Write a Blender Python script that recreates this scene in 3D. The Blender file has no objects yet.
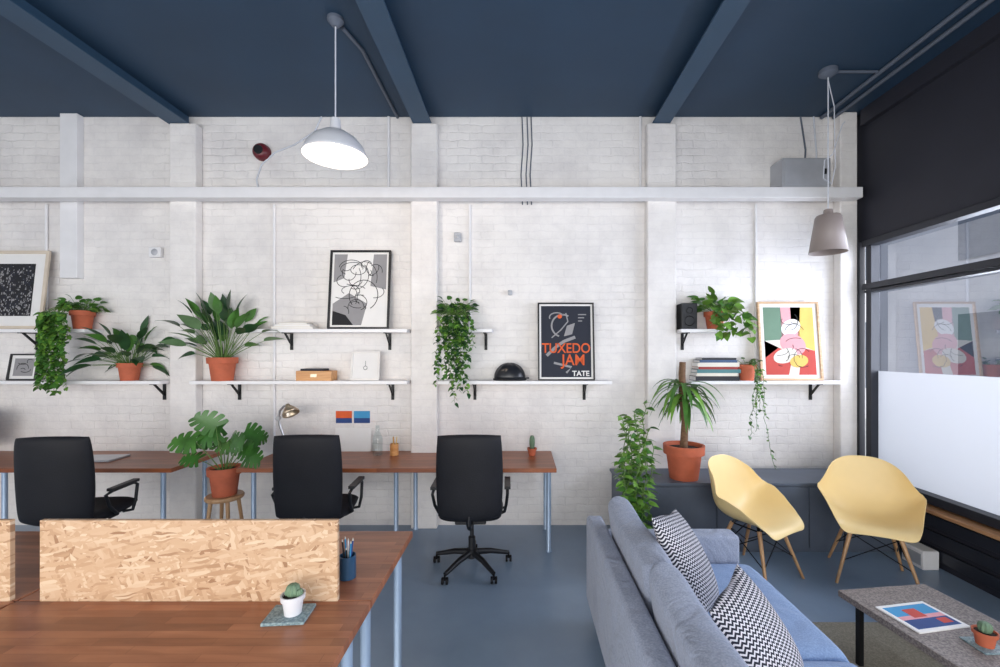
import bpy, bmesh, math, random
from mathutils import Vector, Matrix, Euler
random.seed(7)
R=math.radians
scn=bpy.context.scene
COL=scn.collection

def lin(c):
    o=[]
    for v in c[:3]:
        v/=255.0
        o.append(v/12.92 if v<=0.04045 else ((v+0.055)/1.055)**2.4)
    return (o[0],o[1],o[2],1.0)

# ------------------------------------------------------------ materials
def newmat(name):
    m=bpy.data.materials.new(name); m.use_nodes=True
    nt=m.node_tree; b=nt.nodes['Principled BSDF']
    return m,nt,b
def N(nt,t,**kw):
    n=nt.nodes.new(t)
    for k,v in kw.items(): setattr(n,k,v)
    return n
def plain(name,rgb,rough=0.6,metal=0.0,var=0.06,scale=8.0,bump=0.0,bscale=60.0,spec=0.5,coat=0.0):
    m,nt,b=newmat(name)
    c=lin(rgb)
    tc=N(nt,'ShaderNodeTexCoord')
    no=N(nt,'ShaderNodeTexNoise'); no.inputs['Scale'].default_value=scale; no.inputs['Detail'].default_value=4
    nt.links.new(tc.outputs['Object'],no.inputs['Vector'])
    cr=N(nt,'ShaderNodeValToRGB')
    cr.color_ramp.elements[0].position=0.3; cr.color_ramp.elements[1].position=0.7
    cr.color_ramp.elements[0].color=tuple(max(0,x*(1-var)) for x in c[:3])+(1,)
    cr.color_ramp.elements[1].color=tuple(min(1,x*(1+var)) for x in c[:3])+(1,)
    nt.links.new(no.outputs['Fac'],cr.inputs['Fac'])
    nt.links.new(cr.outputs['Color'],b.inputs['Base Color'])
    b.inputs['Roughness'].default_value=rough; b.inputs['Metallic'].default_value=metal
    b.inputs['Specular IOR Level'].default_value=spec
    b.inputs['Coat Weight'].default_value=coat
    if bump>0:
        n2=N(nt,'ShaderNodeTexNoise'); n2.inputs['Scale'].default_value=bscale; n2.inputs['Detail'].default_value=3
        nt.links.new(tc.outputs['Object'],n2.inputs['Vector'])
        bp=N(nt,'ShaderNodeBump'); bp.inputs['Strength'].default_value=bump; bp.inputs['Distance'].default_value=0.01
        nt.links.new(n2.outputs['Fac'],bp.inputs['Height']); nt.links.new(bp.outputs['Normal'],b.inputs['Normal'])
    return m
def emis(name,rgb,s):
    m,nt,b=newmat(name)
    b.inputs['Base Color'].default_value=lin(rgb); b.inputs['Emission Color'].default_value=lin(rgb); b.inputs['Emission Strength'].default_value=s
    return m

def brick_mat(name,jmin,jmax,mort,cdark,strength):
    m,nt,b=newmat(name)
    g=N(nt,'ShaderNodeNewGeometry'); sp=N(nt,'ShaderNodeSeparateXYZ'); cb=N(nt,'ShaderNodeCombineXYZ')
    nt.links.new(g.outputs['Position'],sp.inputs[0])
    nt.links.new(sp.outputs['X'],cb.inputs['X']); nt.links.new(sp.outputs['Z'],cb.inputs['Y'])
    nz=N(nt,'ShaderNodeTexNoise'); nz.inputs['Scale'].default_value=9; nz.inputs['Detail'].default_value=6; nz.inputs['Roughness'].default_value=0.65
    nt.links.new(g.outputs['Position'],nz.inputs['Vector'])
    wm=N(nt,'ShaderNodeVectorMath',operation='SCALE'); wm.inputs['Scale'].default_value=0.055
    nt.links.new(nz.outputs['Color'],wm.inputs[0])
    ad=N(nt,'ShaderNodeVectorMath',operation='ADD')
    nt.links.new(cb.outputs[0],ad.inputs[0]); nt.links.new(wm.outputs[0],ad.inputs[1])
    br=N(nt,'ShaderNodeTexBrick')
    br.inputs['Scale'].default_value=1.0; br.inputs['Brick Width'].default_value=0.235; br.inputs['Row Height'].default_value=0.076
    br.inputs['Mortar Size'].default_value=0.009; br.inputs['Mortar Smooth'].default_value=1.0
    br.inputs['Color1'].default_value=lin((240,236,233)); br.inputs['Color2'].default_value=lin((237,233,230)); br.inputs['Mortar'].default_value=lin(mort)
    nt.links.new(ad.outputs[0],br.inputs['Vector'])
    n2=N(nt,'ShaderNodeTexNoise'); n2.inputs['Scale'].default_value=1.4; n2.inputs['Detail'].default_value=10; n2.inputs['Roughness'].default_value=0.72
    nt.links.new(g.outputs['Position'],n2.inputs['Vector'])
    cr=N(nt,'ShaderNodeValToRGB'); cr.color_ramp.elements[0].position=0.34; cr.color_ramp.elements[0].color=lin(cdark); cr.color_ramp.elements[1].position=0.58; cr.color_ramp.elements[1].color=(1,1,1,1)
    nt.links.new(n2.outputs['Fac'],cr.inputs['Fac'])
    mx=N(nt,'ShaderNodeMix',data_type='RGBA',blend_type='MULTIPLY'); mx.inputs['Factor'].default_value=0.5
    nt.links.new(br.outputs['Color'],mx.inputs['A']); nt.links.new(cr.outputs['Color'],mx.inputs['B'])
    nt.links.new(mx.outputs['Result'],b.inputs['Base Color'])
    n3=N(nt,'ShaderNodeTexNoise'); n3.inputs['Scale'].default_value=10; n3.inputs['Detail'].default_value=7; n3.inputs['Roughness'].default_value=0.55
    nt.links.new(g.outputs['Position'],n3.inputs['Vector'])
    n4=N(nt,'ShaderNodeTexNoise'); n4.inputs['Scale'].default_value=1.3; n4.inputs['Detail'].default_value=5
    nt.links.new(g.outputs['Position'],n4.inputs['Vector'])
    mr=N(nt,'ShaderNodeMapRange'); mr.inputs['From Min'].default_value=0.42; mr.inputs['From Max'].default_value=0.62; mr.inputs['To Min'].default_value=jmin; mr.inputs['To Max'].default_value=jmax
    nt.links.new(n4.outputs['Fac'],mr.inputs['Value'])
    mm=N(nt,'ShaderNodeMath',operation='MULTIPLY_ADD')
    nt.links.new(br.outputs['Fac'],mm.inputs[0]); nt.links.new(mr.outputs[0],mm.inputs[1]); nt.links.new(n3.outputs['Fac'],mm.inputs[2])
    bp=N(nt,'ShaderNodeBump'); bp.inputs['Strength'].default_value=strength; bp.inputs['Distance'].default_value=0.014
    nt.links.new(mm.outputs[0],bp.inputs['Height']); nt.links.new(bp.outputs['Normal'],b.inputs['Normal'])
    b.inputs['Roughness'].default_value=0.45
    return m

def wood_mat(name,c1,c2,stave=True,along='X',rough=0.35,bw=0.45,rh=0.045,stretch=22,sf=0.65):
    m,nt,b=newmat(name)
    tc=N(nt,'ShaderNodeTexCoord'); mp=N(nt,'ShaderNodeMapping')
    nt.links.new(tc.outputs['Object'],mp.inputs['Vector'])
    k=stretch
    if along=='X': mp.inputs['Scale'].default_value=(1.5,k,k)
    elif along=='Y': mp.inputs['Scale'].default_value=(k,1.5,k)
    else: mp.inputs['Scale'].default_value=(k,k,1.5)
    no=N(nt,'ShaderNodeTexNoise'); no.inputs['Scale'].default_value=2; no.inputs['Detail'].default_value=6; no.inputs['Distortion'].default_value=0.6
    nt.links.new(mp.outputs[0],no.inputs['Vector'])
    cr=N(nt,'ShaderNodeValToRGB'); cr.color_ramp.elements[0].position=0.3; cr.color_ramp.elements[1].position=0.7
    cr.color_ramp.elements[0].color=lin(c1); cr.color_ramp.elements[1].color=lin(c2)
    nt.links.new(no.outputs['Fac'],cr.inputs['Fac'])
    out=cr.outputs['Color']
    if stave:
        br=N(nt,'ShaderNodeTexBrick'); br.inputs['Scale'].default_value=1; br.inputs['Brick Width'].default_value=bw; br.inputs['Row Height'].default_value=rh
        br.inputs['Mortar Size'].default_value=0.0009; br.offset=0.37
        br.inputs['Color1'].default_value=(1,1,1,1); br.inputs['Color2'].default_value=(0.46,0.40,0.37,1); br.inputs['Mortar'].default_value=(0.4,0.35,0.33,1)
        nt.links.new(tc.outputs['Object'],br.inputs['Vector'])
        mx=N(nt,'ShaderNodeMix',data_type='RGBA',blend_type='MULTIPLY'); mx.inputs['Factor'].default_value=sf
        nt.links.new(out,mx.inputs['A']); nt.links.new(br.outputs['Color'],mx.inputs['B']); out=mx.outputs['Result']
    nt.links.new(out,b.inputs['Base Color']); b.inputs['Roughness'].default_value=rough
    return m

def osb_mat():
    m,nt,b=newmat('osb_board')
    tc=N(nt,'ShaderNodeTexCoord')
    res=[]
    for k,(ang,sc) in enumerate([(0.3,(17,1,72)),(-0.75,(22,1,84)),(1.25,(20,1,70)),(-0.15,(17,1,90))]):
        mp=N(nt,'ShaderNodeMapping'); mp.vector_type='TEXTURE'
        mp.inputs['Rotation'].default_value=(0,ang,0)
        mp.inputs['Location'].default_value=(k*3.1,0,k*1.7)
        nt.links.new(tc.outputs['Object'],mp.inputs['Vector'])
        nz=N(nt,'ShaderNodeTexNoise'); nz.inputs['Scale'].default_value=9
        nt.links.new(mp.outputs[0],nz.inputs['Vector'])
        a0=N(nt,'ShaderNodeVectorMath',operation='MULTIPLY_ADD'); a0.inputs[1].default_value=(0.03,0.0,0.03)
        nt.links.new(nz.outputs['Color'],a0.inputs[0]); nt.links.new(mp.outputs[0],a0.inputs[2])
        m2=N(nt,'ShaderNodeMapping'); m2.inputs['Scale'].default_value=sc
        nt.links.new(a0.outputs[0],m2.inputs['Vector'])
        vo=N(nt,'ShaderNodeTexVoronoi'); vo.inputs['Scale'].default_value=1.0
        nt.links.new(m2.outputs[0],vo.inputs['Vector'])
        sp=N(nt,'ShaderNodeSeparateColor'); nt.links.new(vo.outputs['Color'],sp.inputs[0])
        res.append((sp.outputs[0],sp.outputs[1]))
    cur=res[0][0]
    for k in range(1,4):
        g1=N(nt,'ShaderNodeMath',operation='GREATER_THAN'); g1.inputs[1].default_value=0.62
        nt.links.new(res[k][1],g1.inputs[0])
        a=N(nt,'ShaderNodeMix'); nt.links.new(g1.outputs[0],a.inputs['Factor']); nt.links.new(cur,a.inputs['A']); nt.links.new(res[k][0],a.inputs['B']); cur=a.outputs['Result']
    cr=N(nt,'ShaderNodeValToRGB'); e=cr.color_ramp.elements
    e[0].position=0; e[0].color=lin((150,112,82)); e[1].position=1; e[1].color=lin((212,188,160))
    x=e.new(0.08); x.color=lin((174,138,106)); x=e.new(0.3); x.color=lin((190,156,124)); x=e.new(0.75); x.color=lin((198,166,136))
    nt.links.new(cur,cr.inputs['Fac'])
    nt.links.new(cr.outputs['Color'],b.inputs['Base Color']); b.inputs['Roughness'].default_value=0.6
    return m

def zigzag_mat():
    m,nt,b=newmat('zigzag_fabric')
    tc=N(nt,'ShaderNodeTexCoord'); sp=N(nt,'ShaderNodeSeparateXYZ'); nt.links.new(tc.outputs['Object'],sp.inputs[0])
    a=N(nt,'ShaderNodeMath',operation='PINGPONG'); a.inputs[1].default_value=0.010
    nt.links.new(sp.outputs['X'],a.inputs[0])
    s=N(nt,'ShaderNodeMath',operation='ADD'); nt.links.new(a.outputs[0],s.inputs[0]); nt.links.new(sp.outputs['Z'],s.inputs[1])
    o=N(nt,'ShaderNodeMath',operation='ADD'); o.inputs[1].default_value=5.0; nt.links.new(s.outputs[0],o.inputs[0])
    p=N(nt,'ShaderNodeMath',operation='MULTIPLY'); p.inputs[1].default_value=1/0.0165; nt.links.new(o.outputs[0],p.inputs[0])
    f=N(nt,'ShaderNodeMath',operation='FRACT'); nt.links.new(p.outputs[0],f.inputs[0])
    g=N(nt,'ShaderNodeMath',operation='GREATER_THAN'); g.inputs[1].default_value=0.56; nt.links.new(f.outputs[0],g.inputs[0])
    mx=N(nt,'ShaderNodeMix',data_type='RGBA'); mx.inputs['A'].default_value=lin((30,34,50)); mx.inputs['B'].default_value=lin((214,212,218))
    nt.links.new(g.outputs[0],mx.inputs['Factor']); nt.links.new(mx.outputs['Result'],b.inputs['Base Color']); b.inputs['Roughness'].default_value=0.9
    n2=N(nt,'ShaderNodeTexNoise'); n2.inputs['Scale'].default_value=9; n2.inputs['Detail'].default_value=3; n2.inputs['Distortion'].default_value=0.8
    nt.links.new(tc.outputs['Object'],n2.inputs['Vector'])
    bp=N(nt,'ShaderNodeBump'); bp.inputs['Strength'].default_value=0.6; bp.inputs['Distance'].default_value=0.03
    nt.links.new(n2.outputs['Fac'],bp.inputs['Height']); nt.links.new(bp.outputs['Normal'],b.inputs['Normal'])
    return m

def speckle_mat(name,base,lo,hi,scale=160,rough=0.6,sheen=0.0,bump=0.0,crease=0.0):
    m,nt,b=newmat(name)
    tc=N(nt,'ShaderNodeTexCoord'); vo=N(nt,'ShaderNodeTexNoise'); vo.inputs['Scale'].default_value=scale; vo.inputs['Detail'].default_value=2
    nt.links.new(tc.outputs['Object'],vo.inputs['Vector'])
    cr=N(nt,'ShaderNodeValToRGB'); e=cr.color_ramp.elements; e[0].position=0.36; e[0].color=lin(lo); e[1].position=0.66; e[1].color=lin(hi)
    x=e.new(0.5); x.color=lin(base)
    nt.links.new(vo.outputs['Fac'],cr.inputs['Fac']); nt.links.new(cr.outputs['Color'],b.inputs['Base Color']); b.inputs['Roughness'].default_value=rough
    b.inputs['Sheen Weight'].default_value=sheen
    if bump:
        b.inputs['Specular IOR Level'].default_value=0.1
        bp=N(nt,'ShaderNodeBump'); bp.inputs['Strength'].default_value=bump; bp.inputs['Distance'].default_value=0.004
        nt.links.new(vo.outputs['Fac'],bp.inputs['Height'])
        if crease:
            n2=N(nt,'ShaderNodeTexNoise'); n2.inputs['Scale'].default_value=4.5; n2.inputs['Detail'].default_value=3; n2.inputs['Distortion'].default_value=1.2
            nt.links.new(tc.outputs['Object'],n2.inputs['Vector'])
            b2=N(nt,'ShaderNodeBump'); b2.inputs['Strength'].default_value=crease; b2.inputs['Distance'].default_value=0.07
            nt.links.new(n2.outputs['Fac'],b2.inputs['Height']); nt.links.new(b2.outputs['Normal'],bp.inputs['Normal'])
        nt.links.new(bp.outputs['Normal'],b.inputs['Normal'])
    return m

def floor_mat():
    m,nt,b=newmat('painted_concrete_floor')
    g=N(nt,'ShaderNodeNewGeometry')
    n=N(nt,'ShaderNodeTexNoise'); n.inputs['Scale'].default_value=0.9; n.inputs['Detail'].default_value=6; n.inputs['Roughness'].default_value=0.6
    nt.links.new(g.outputs['Position'],n.inputs['Vector'])
    cr=N(nt,'ShaderNodeValToRGB'); e=cr.color_ramp.elements; e[0].position=0.3; e[0].color=lin((120,140,163)); e[1].position=0.7; e[1].color=lin((140,160,182))
    nt.links.new(n.outputs['Fac'],cr.inputs['Fac']); nt.links.new(cr.outputs['Color'],b.inputs['Base Color'])
    n2=N(nt,'ShaderNodeTexNoise'); n2.inputs['Scale'].default_value=3; n2.inputs['Detail'].default_value=3
    nt.links.new(g.outputs['Position'],n2.inputs['Vector'])
    mr=N(nt,'ShaderNodeMapRange'); mr.inputs['To Min'].default_value=0.24; mr.inputs['To Max'].default_value=0.38
    nt.links.new(n2.outputs['Fac'],mr.inputs['Value']); nt.links.new(mr.outputs[0],b.inputs['Roughness'])
    return m

def glass_mat(name,tint=(0.9,0.93,0.95),refl=0.12,edge=0.4):
    m=bpy.data.materials.new(name); m.use_nodes=True; nt=m.node_tree; nt.nodes.clear()
    o=N(nt,'ShaderNodeOutputMaterial'); t=N(nt,'ShaderNodeBsdfTransparent'); t.inputs[0].default_value=tint+(1,)
    gl=N(nt,'ShaderNodeBsdfGlossy'); gl.inputs['Roughness'].default_value=0.02
    lw=N(nt,'ShaderNodeLayerWeight'); lw.inputs['Blend'].default_value=0.5
    pw=N(nt,'ShaderNodeMath',operation='POWER'); pw.inputs[1].default_value=4
    nt.links.new(lw.outputs['Facing'],pw.inputs[0])
    ad=N(nt,'ShaderNodeMath',operation='MULTIPLY_ADD'); ad.inputs[1].default_value=edge; ad.inputs[2].default_value=refl; ad.use_clamp=True
    nt.links.new(pw.outputs[0],ad.inputs[0])
    mx=N(nt,'ShaderNodeMixShader'); nt.links.new(ad.outputs[0],mx.inputs[0]); nt.links.new(t.outputs[0],mx.inputs[1]); nt.links.new(gl.outputs[0],mx.inputs[2])
    nt.links.new(mx.outputs[0],o.inputs[0]); return m
def frost_mat():
    m=bpy.data.materials.new('frosted_film'); m.use_nodes=True; nt=m.node_tree; nt.nodes.clear()
    o=N(nt,'ShaderNodeOutputMaterial'); t=N(nt,'ShaderNodeBsdfTranslucent'); t.inputs[0].default_value=(0.26,0.265,0.275,1)
    d=N(nt,'ShaderNodeBsdfDiffuse'); d.inputs[0].default_value=(0.84,0.85,0.87,1)
    mx=N(nt,'ShaderNodeMixShader'); mx.inputs[0].default_value=0.5
    nt.links.new(t.outputs[0],mx.inputs[1]); nt.links.new(d.outputs[0],mx.inputs[2]); nt.links.new(mx.outputs[0],o.inputs[0]); return m

M={}
M['brick']=brick_mat('painted_brick',-0.06,-0.40,(233,229,227),(210,209,213),0.62)
M['pier']=brick_mat('painted_brick_pier',-0.03,-0.20,(236,232,230),(218,216,218),0.45)
M['ceil']=plain('navy_ceiling_paint',(32,59,84),0.6,var=0.08,scale=2)
M['beam']=plain('navy_beam_paint',(44,72,97),0.5,var=0.06,scale=3)
M['floor']=floor_mat()
M['darkwall']=plain('dark_wall_paint',(38,39,50),0.6,var=0.06,scale=3)
M['darkframe']=plain('dark_window_frame_paint',(32,35,45),0.45)
M['white']=plain('white_paint',(232,231,233),0.5,var=0.03)
M['shelf']=plain('white_shelf_laminate',(240,239,241),0.4,var=0.02)
M['blackmetal']=plain('black_metal',(24,25,28),0.4,0.4)
M['desk']=wood_mat('oiled_wood_worktop',(150,84,50),(178,106,66),stretch=10)
M['tablewood']=wood_mat('butcher_block_wood',(154,92,62),(186,122,86),bw=0.40,rh=0.040,rough=0.33,stretch=9,sf=.75)
M['leg']=plain('blue_grey_steel',(158,178,202),0.35,0.3)
M['osb']=osb_mat()
M['leather']=plain('black_leatherette',(24,25,31),0.62,var=0.1,bump=0.15,bscale=90,spec=0.3)
M['blackplastic']=plain('black_plastic',(22,23,27),0.45)
M['yellow']=plain('cream_yellow_plastic',(246,218,158),0.4,var=0.02)
M['paleoak']=wood_mat('light_dowel_wood',(176,132,92),(206,164,120),stave=False,along='Z')
M['wire']=plain('dark_wire',(30,30,34),0.4,0.7)
M['cupblue']=plain('dark_blue_cup',(40,74,104),0.3)
M['sofa']=speckle_mat('grey_blue_sofa_weave',(153,161,180),(143,151,170),(163,171,190),150,0.95,0.2,0.15,0.45)
M['seatlit']=speckle_mat('blue_lit_seat_weave',(138,162,200),(130,154,192),(148,172,208),150,0.95,0.2,0.15,0.35)  # sofa weave again, with the bluish light on the seat put into its colour
M['zig']=zigzag_mat()
M['stone']=speckle_mat('speckled_tabletop',(126,116,112),(98,90,88),(148,138,132),110)
M['rug']=speckle_mat('rug_pile',(140,134,120),(128,122,108),(154,148,134),120,0.95)
M['bench']=plain('slate_blue_bench_paint',(88,97,112),0.5)
M['terra']=plain('terracotta',(188,98,68),0.75,var=0.12,scale=12)
M['soil']=plain('potting_soil',(48,34,26),0.95,var=0.3,scale=60)
M['leafA']=plain('dark_green_leaf',(40,78,42),0.4,var=0.35,scale=9)
M['leafB']=plain('mid_green_leaf',(70,116,48),0.42,var=0.35,scale=9)
M['leafC']=plain('bright_green_leaf',(108,152,60),0.45,var=0.3,scale=9)
M['leafD']=plain('grey_green_leaf',(94,124,84),0.5,var=0.25,scale=9)
M['leafM']=plain('monstera_green_leaf',(60,108,44),0.35,var=0.35,scale=7)
M['stem']=plain('plant_stem',(92,122,60),0.6)
M['bark']=plain('palm_bark',(112,84,62),0.85,var=0.25,scale=40,bump=0.5,bscale=60)
M['cactus']=plain('cactus_green',(104,130,104),0.7,var=0.2,scale=40)
M['enamel']=plain('white_enamel',(212,213,218),0.35,var=0.01)
M['taupe']=plain('taupe_shade',(150,138,134),0.45,var=0.03)
M['bulb']=emis('lit_bulb',(255,222,184),16)
M['cord']=plain('grey_cord',(90,98,112),0.6)
M['whitecord']=plain('white_cord',(205,208,216),0.6)
M['red']=plain('red_alarm_plastic',(98,24,34),0.4)
M['paper']=plain('white_paper',(236,234,232),0.8,var=0.02)
M['ink']=plain('black_ink',(32,32,36),0.8)
M['greyink']=plain('grey_wash_ink',(150,148,150),0.8)
M['blackframe']=plain('black_frame_wood',(28,27,30),0.4)
M['oakframe']=wood_mat('oak_frame_wood',(188,150,112),(220,186,148),stave=False)
M['whiteframe']=plain('white_frame_wood',(232,228,224),0.5)
M['creamframe']=plain('cream_frame_wood',(214,200,182),0.5)
M['navyprint']=plain('poster_dark_ground',(30,35,50),0.7)
M['orange']=plain('poster_orange',(222,94,44),0.7)
M['pink']=plain('print_pink',(226,160,166),0.7)
M['redp']=plain('print_red',(196,72,62),0.7)
M['yellowp']=plain('print_yellow',(228,190,98),0.7)
M['greenp']=plain('print_green',(104,134,112),0.7)
M['bluep']=plain('print_blue',(64,150,200),0.7)
M['darkblue']=plain('print_dark_blue',(40,70,130),0.7)
M['glass']=glass_mat('window_glass',(0.34,0.37,0.43),0.24,0.8)
M['bottle']=glass_mat('clear_bottle_glass',(0.88,0.92,0.92),0.05)
M['frost']=frost_mat()
M['steel']=plain('brushed_steel',(190,190,194),0.3,0.8)
M['brass']=plain('aged_brass',(188,172,150),0.3,0.8)
M['alu']=plain('silver_aluminium',(188,190,196),0.3,0.7)
M['screen']=plain('dark_screen',(14,15,18),0.15)
M['woodbox']=wood_mat('pine_box_wood',(190,128,72),(220,164,104),stave=False)
M['sill']=wood_mat('sill_wood',(150,108,76),(196,152,112),stave=False,along='Y')
M['greybox']=plain('grey_metal_box',(176,178,184),0.45,0.2)
M['slate']=speckle_mat('slate_coaster',(124,146,152),(100,122,130),(150,170,174),120)
M['bookred']=plain('book_red',(150,52,46),0.6); M['bookblue']=plain('book_blue',(58,84,120),0.6)
M['bookwhite']=plain('book_cream',(222,216,204),0.6); M['bookblack']=plain('book_black',(36,36,42),0.6)
M['bookteal']=plain('book_teal',(76,126,130),0.6)
M['facade']=plain('street_facade_render',(206,202,204),0.8,var=0.1,scale=1)
M['facadewin']=plain('street_window_glass',(110,116,128),0.2)
M['pave']=plain('pavement_stone',(170,168,166),0.8,var=0.12,scale=3)
M['helmet']=plain('black_helmet_shell',(30,32,38),0.3)

# ------------------------------------------------------------ geometry builder
class G:
    def __init__(s): s.v=[]; s.f=[]; s.m=[]
    def add(s,vs,fs,m=0):
        o=len(s.v); s.v+= [tuple(x) for x in vs]; s.f+=[tuple(i+o for i in f) for f in fs]; s.m+=[m]*len(fs); return s
    def box(s,x0,x1,y0,y1,z0,z1,m=0):
        return s.add([(x0,y0,z0),(x1,y0,z0),(x1,y1,z0),(x0,y1,z0),(x0,y0,z1),(x1,y0,z1),(x1,y1,z1),(x0,y1,z1)],
            [(0,3,2,1),(4,5,6,7),(0,1,5,4),(1,2,6,5),(2,3,7,6),(3,0,4,7)],m)
    def tube(s,pts,r,n=8,m=0,caps=True):
        pts=[Vector(p) for p in pts]; k=len(pts)
        rr=r if isinstance(r,(list,tuple)) else [r]*k
        vs=[];fs=[]; ref=None
        for i,p in enumerate(pts):
            t=(pts[min(i+1,k-1)]-pts[max(i-1,0)]).normalized()
            if ref is None:
                ref=Vector((0,0,1)) if abs(t.z)<0.9 else Vector((1,0,0))
            a=(ref-t*ref.dot(t)).normalized(); ref=a; b=t.cross(a)
            for j in range(n):
                q=2*math.pi*j/n; vs.append(p+(a*math.cos(q)+b*math.sin(q))*rr[i])
        for i in range(k-1):
            for j in range(n):
                fs.append((i*n+j,i*n+(j+1)%n,(i+1)*n+(j+1)%n,(i+1)*n+j))
        if caps: fs.append(tuple(range(n-1,-1,-1))); fs.append(tuple((k-1)*n+j for j in range(n)))
        return s.add(vs,fs,m)
    def lathe(s,prof,n=32,c=(0,0,0),m=0,axis='Z'):
        vs=[];fs=[];k=len(prof)
        for (r,z) in prof:
            for j in range(n):
                q=2*math.pi*j/n; x,y=r*math.cos(q),r*math.sin(q)
                if axis=='Z': vs.append((c[0]+x,c[1]+y,c[2]+z))
                elif axis=='Y': vs.append((c[0]+x,c[1]+z,c[2]+y))
                else: vs.append((c[0]+z,c[1]+x,c[2]+y))
        for i in range(k-1):
            for j in range(n): fs.append((i*n+j,i*n+(j+1)%n,(i+1)*n+(j+1)%n,(i+1)*n+j))
        return s.add(vs,fs,m)
    def grid(s,fn,nu,nv,m=0):
        vs=[fn(i/nu,j/nv) for j in range(nv+1) for i in range(nu+1)]
        fs=[(j*(nu+1)+i,j*(nu+1)+i+1,(j+1)*(nu+1)+i+1,(j+1)*(nu+1)+i) for j in range(nv) for i in range(nu)]
        return s.add(vs,fs,m)
    def pad(s,w,h,t,k=0.12,p=6,e=0.45,bend=0.0,bendz=0.0,n=18,m=0,c=(0,0,0),plane='XZ',sag=0.0):
        def mk(sg):
            def f(a,b_):
                u=math.sin((a*2-1)*math.pi/2); v=math.sin((b_*2-1)*math.pi/2)
                x=u*math.sqrt(1-k*v*v)*w/2; z=v*math.sqrt(1-k*u*u)*h/2
                if sag: z-=sag*max(0,v)*(1-u*u)+sag*.3*math.sin(u*5)*max(0,v)
                th=(max(0,(1-abs(u)**p))*max(0,(1-abs(v)**p)))**e
                y=sg*t/2*th + bend*u*u + bendz*v*v
                if plane=='XZ': return (c[0]+x,c[1]+y,c[2]+z)
                if plane=='YZ': return (c[0]+y,c[1]+x,c[2]+z)
                return (c[0]+x,c[1]+z,c[2]+y)
            return f
        s.grid(mk(-1),n,n,m); s.grid(mk(1),n,n,m); return s
    def ribbon(s,pts,w,y=0,m=0):
        vs=[];fs=[];k=len(pts)
        for i in range(k):
            a=pts[max(i-1,0)]; b=pts[min(i+1,k-1)]
            dx,dz=b[0]-a[0],b[1]-a[1]; l=math.hypot(dx,dz) or 1
            nx,nz=-dz/l*w/2,dx/l*w/2
            vs+=[(pts[i][0]+nx,y,pts[i][1]+nz),(pts[i][0]-nx,y,pts[i][1]-nz)]
        fs=[(2*i,2*i+1,2*i+3,2*i+2) for i in range(k-1)]
        return s.add(vs,fs,m)
    def poly(s,pts,y=0,m=0): return s.add([(a,y,b) for a,b in pts],[tuple(range(len(pts)))],m)
    def ell(s,cx,cz,rx,rz,y=0,m=0,a=0,n=28):
        return s.poly([(cx+rx*math.cos(t)*math.cos(a)-rz*math.sin(t)*math.sin(a),cz+rx*math.cos(t)*math.sin(a)+rz*math.sin(t)*math.cos(a)) for t in [2*math.pi*i/n for i in range(n)]],y,m)
    def leaf(s,p,d,L,W,droop=0.5,kind='lance',fold=0.12,m=0,n=7,ymax=None,roll=0.0,side=None):
        p=Vector(p); d=Vector(d).normalized()
        if side is None:
            side=d.cross(Vector((0,0,1)))
            if side.length<0.05: side=Vector((1,0,0))
        else:
            side=Vector(side); side=side-d*side.dot(d)
        side.normalize()
        if roll: side=Matrix.Rotation(roll,3,d)@side
        if kind=='monstera': n=30
        vs=[];q=p.copy()
        for i in range(n+1):
            t=i/n; sweep=0
            if kind=='lance': w=math.sin(math.pi*min(1,t**0.75))*W/2
            elif kind=='strap': w=W/2*(1-t**3)*(0.6+0.4*min(1,t*5))
            elif kind=='heart': w=W/2*(math.sin(math.pi*min(1,(t*0.92+0.08)**0.55))**0.8 if t<1 else 0)
            else:
                w=W/2*max(0,math.sin(math.pi*min(1,(0.10+0.9*t)**0.72)))**0.62
                sweep=-0.55+1.35*t
                if i%6==5 and i<26: w*=0.36
                elif i%6 in (4,0) and 3<i<27: w*=0.93
            if t>=1: w=0.0008
            up=side.cross(d).normalized()
            ce=(1 if kind!='monstera' else 0.0)
            l=q+side*w+up*(fold*w*1.2*ce-0.18*w*(1-ce))+d*sweep*w; r=q-side*w+up*(fold*w*1.2*ce-0.18*w*(1-ce))+d*sweep*w
            vs+=[l,q.copy(),r]
            if i<n:
                d=(d+Vector((0,0,-1))*droop/n).normalized(); q=q+d*L/n
        if ymax is not None:
            for v in vs:
                if v.y>ymax: v.y=ymax-0.004*random.random()
        fs=[]
        for i in range(n):
            a=i*3
            fs+=[(a,a+1,a+4,a+3),(a+1,a+2,a+5,a+4)]
        return s.add(vs,fs,m)

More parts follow.
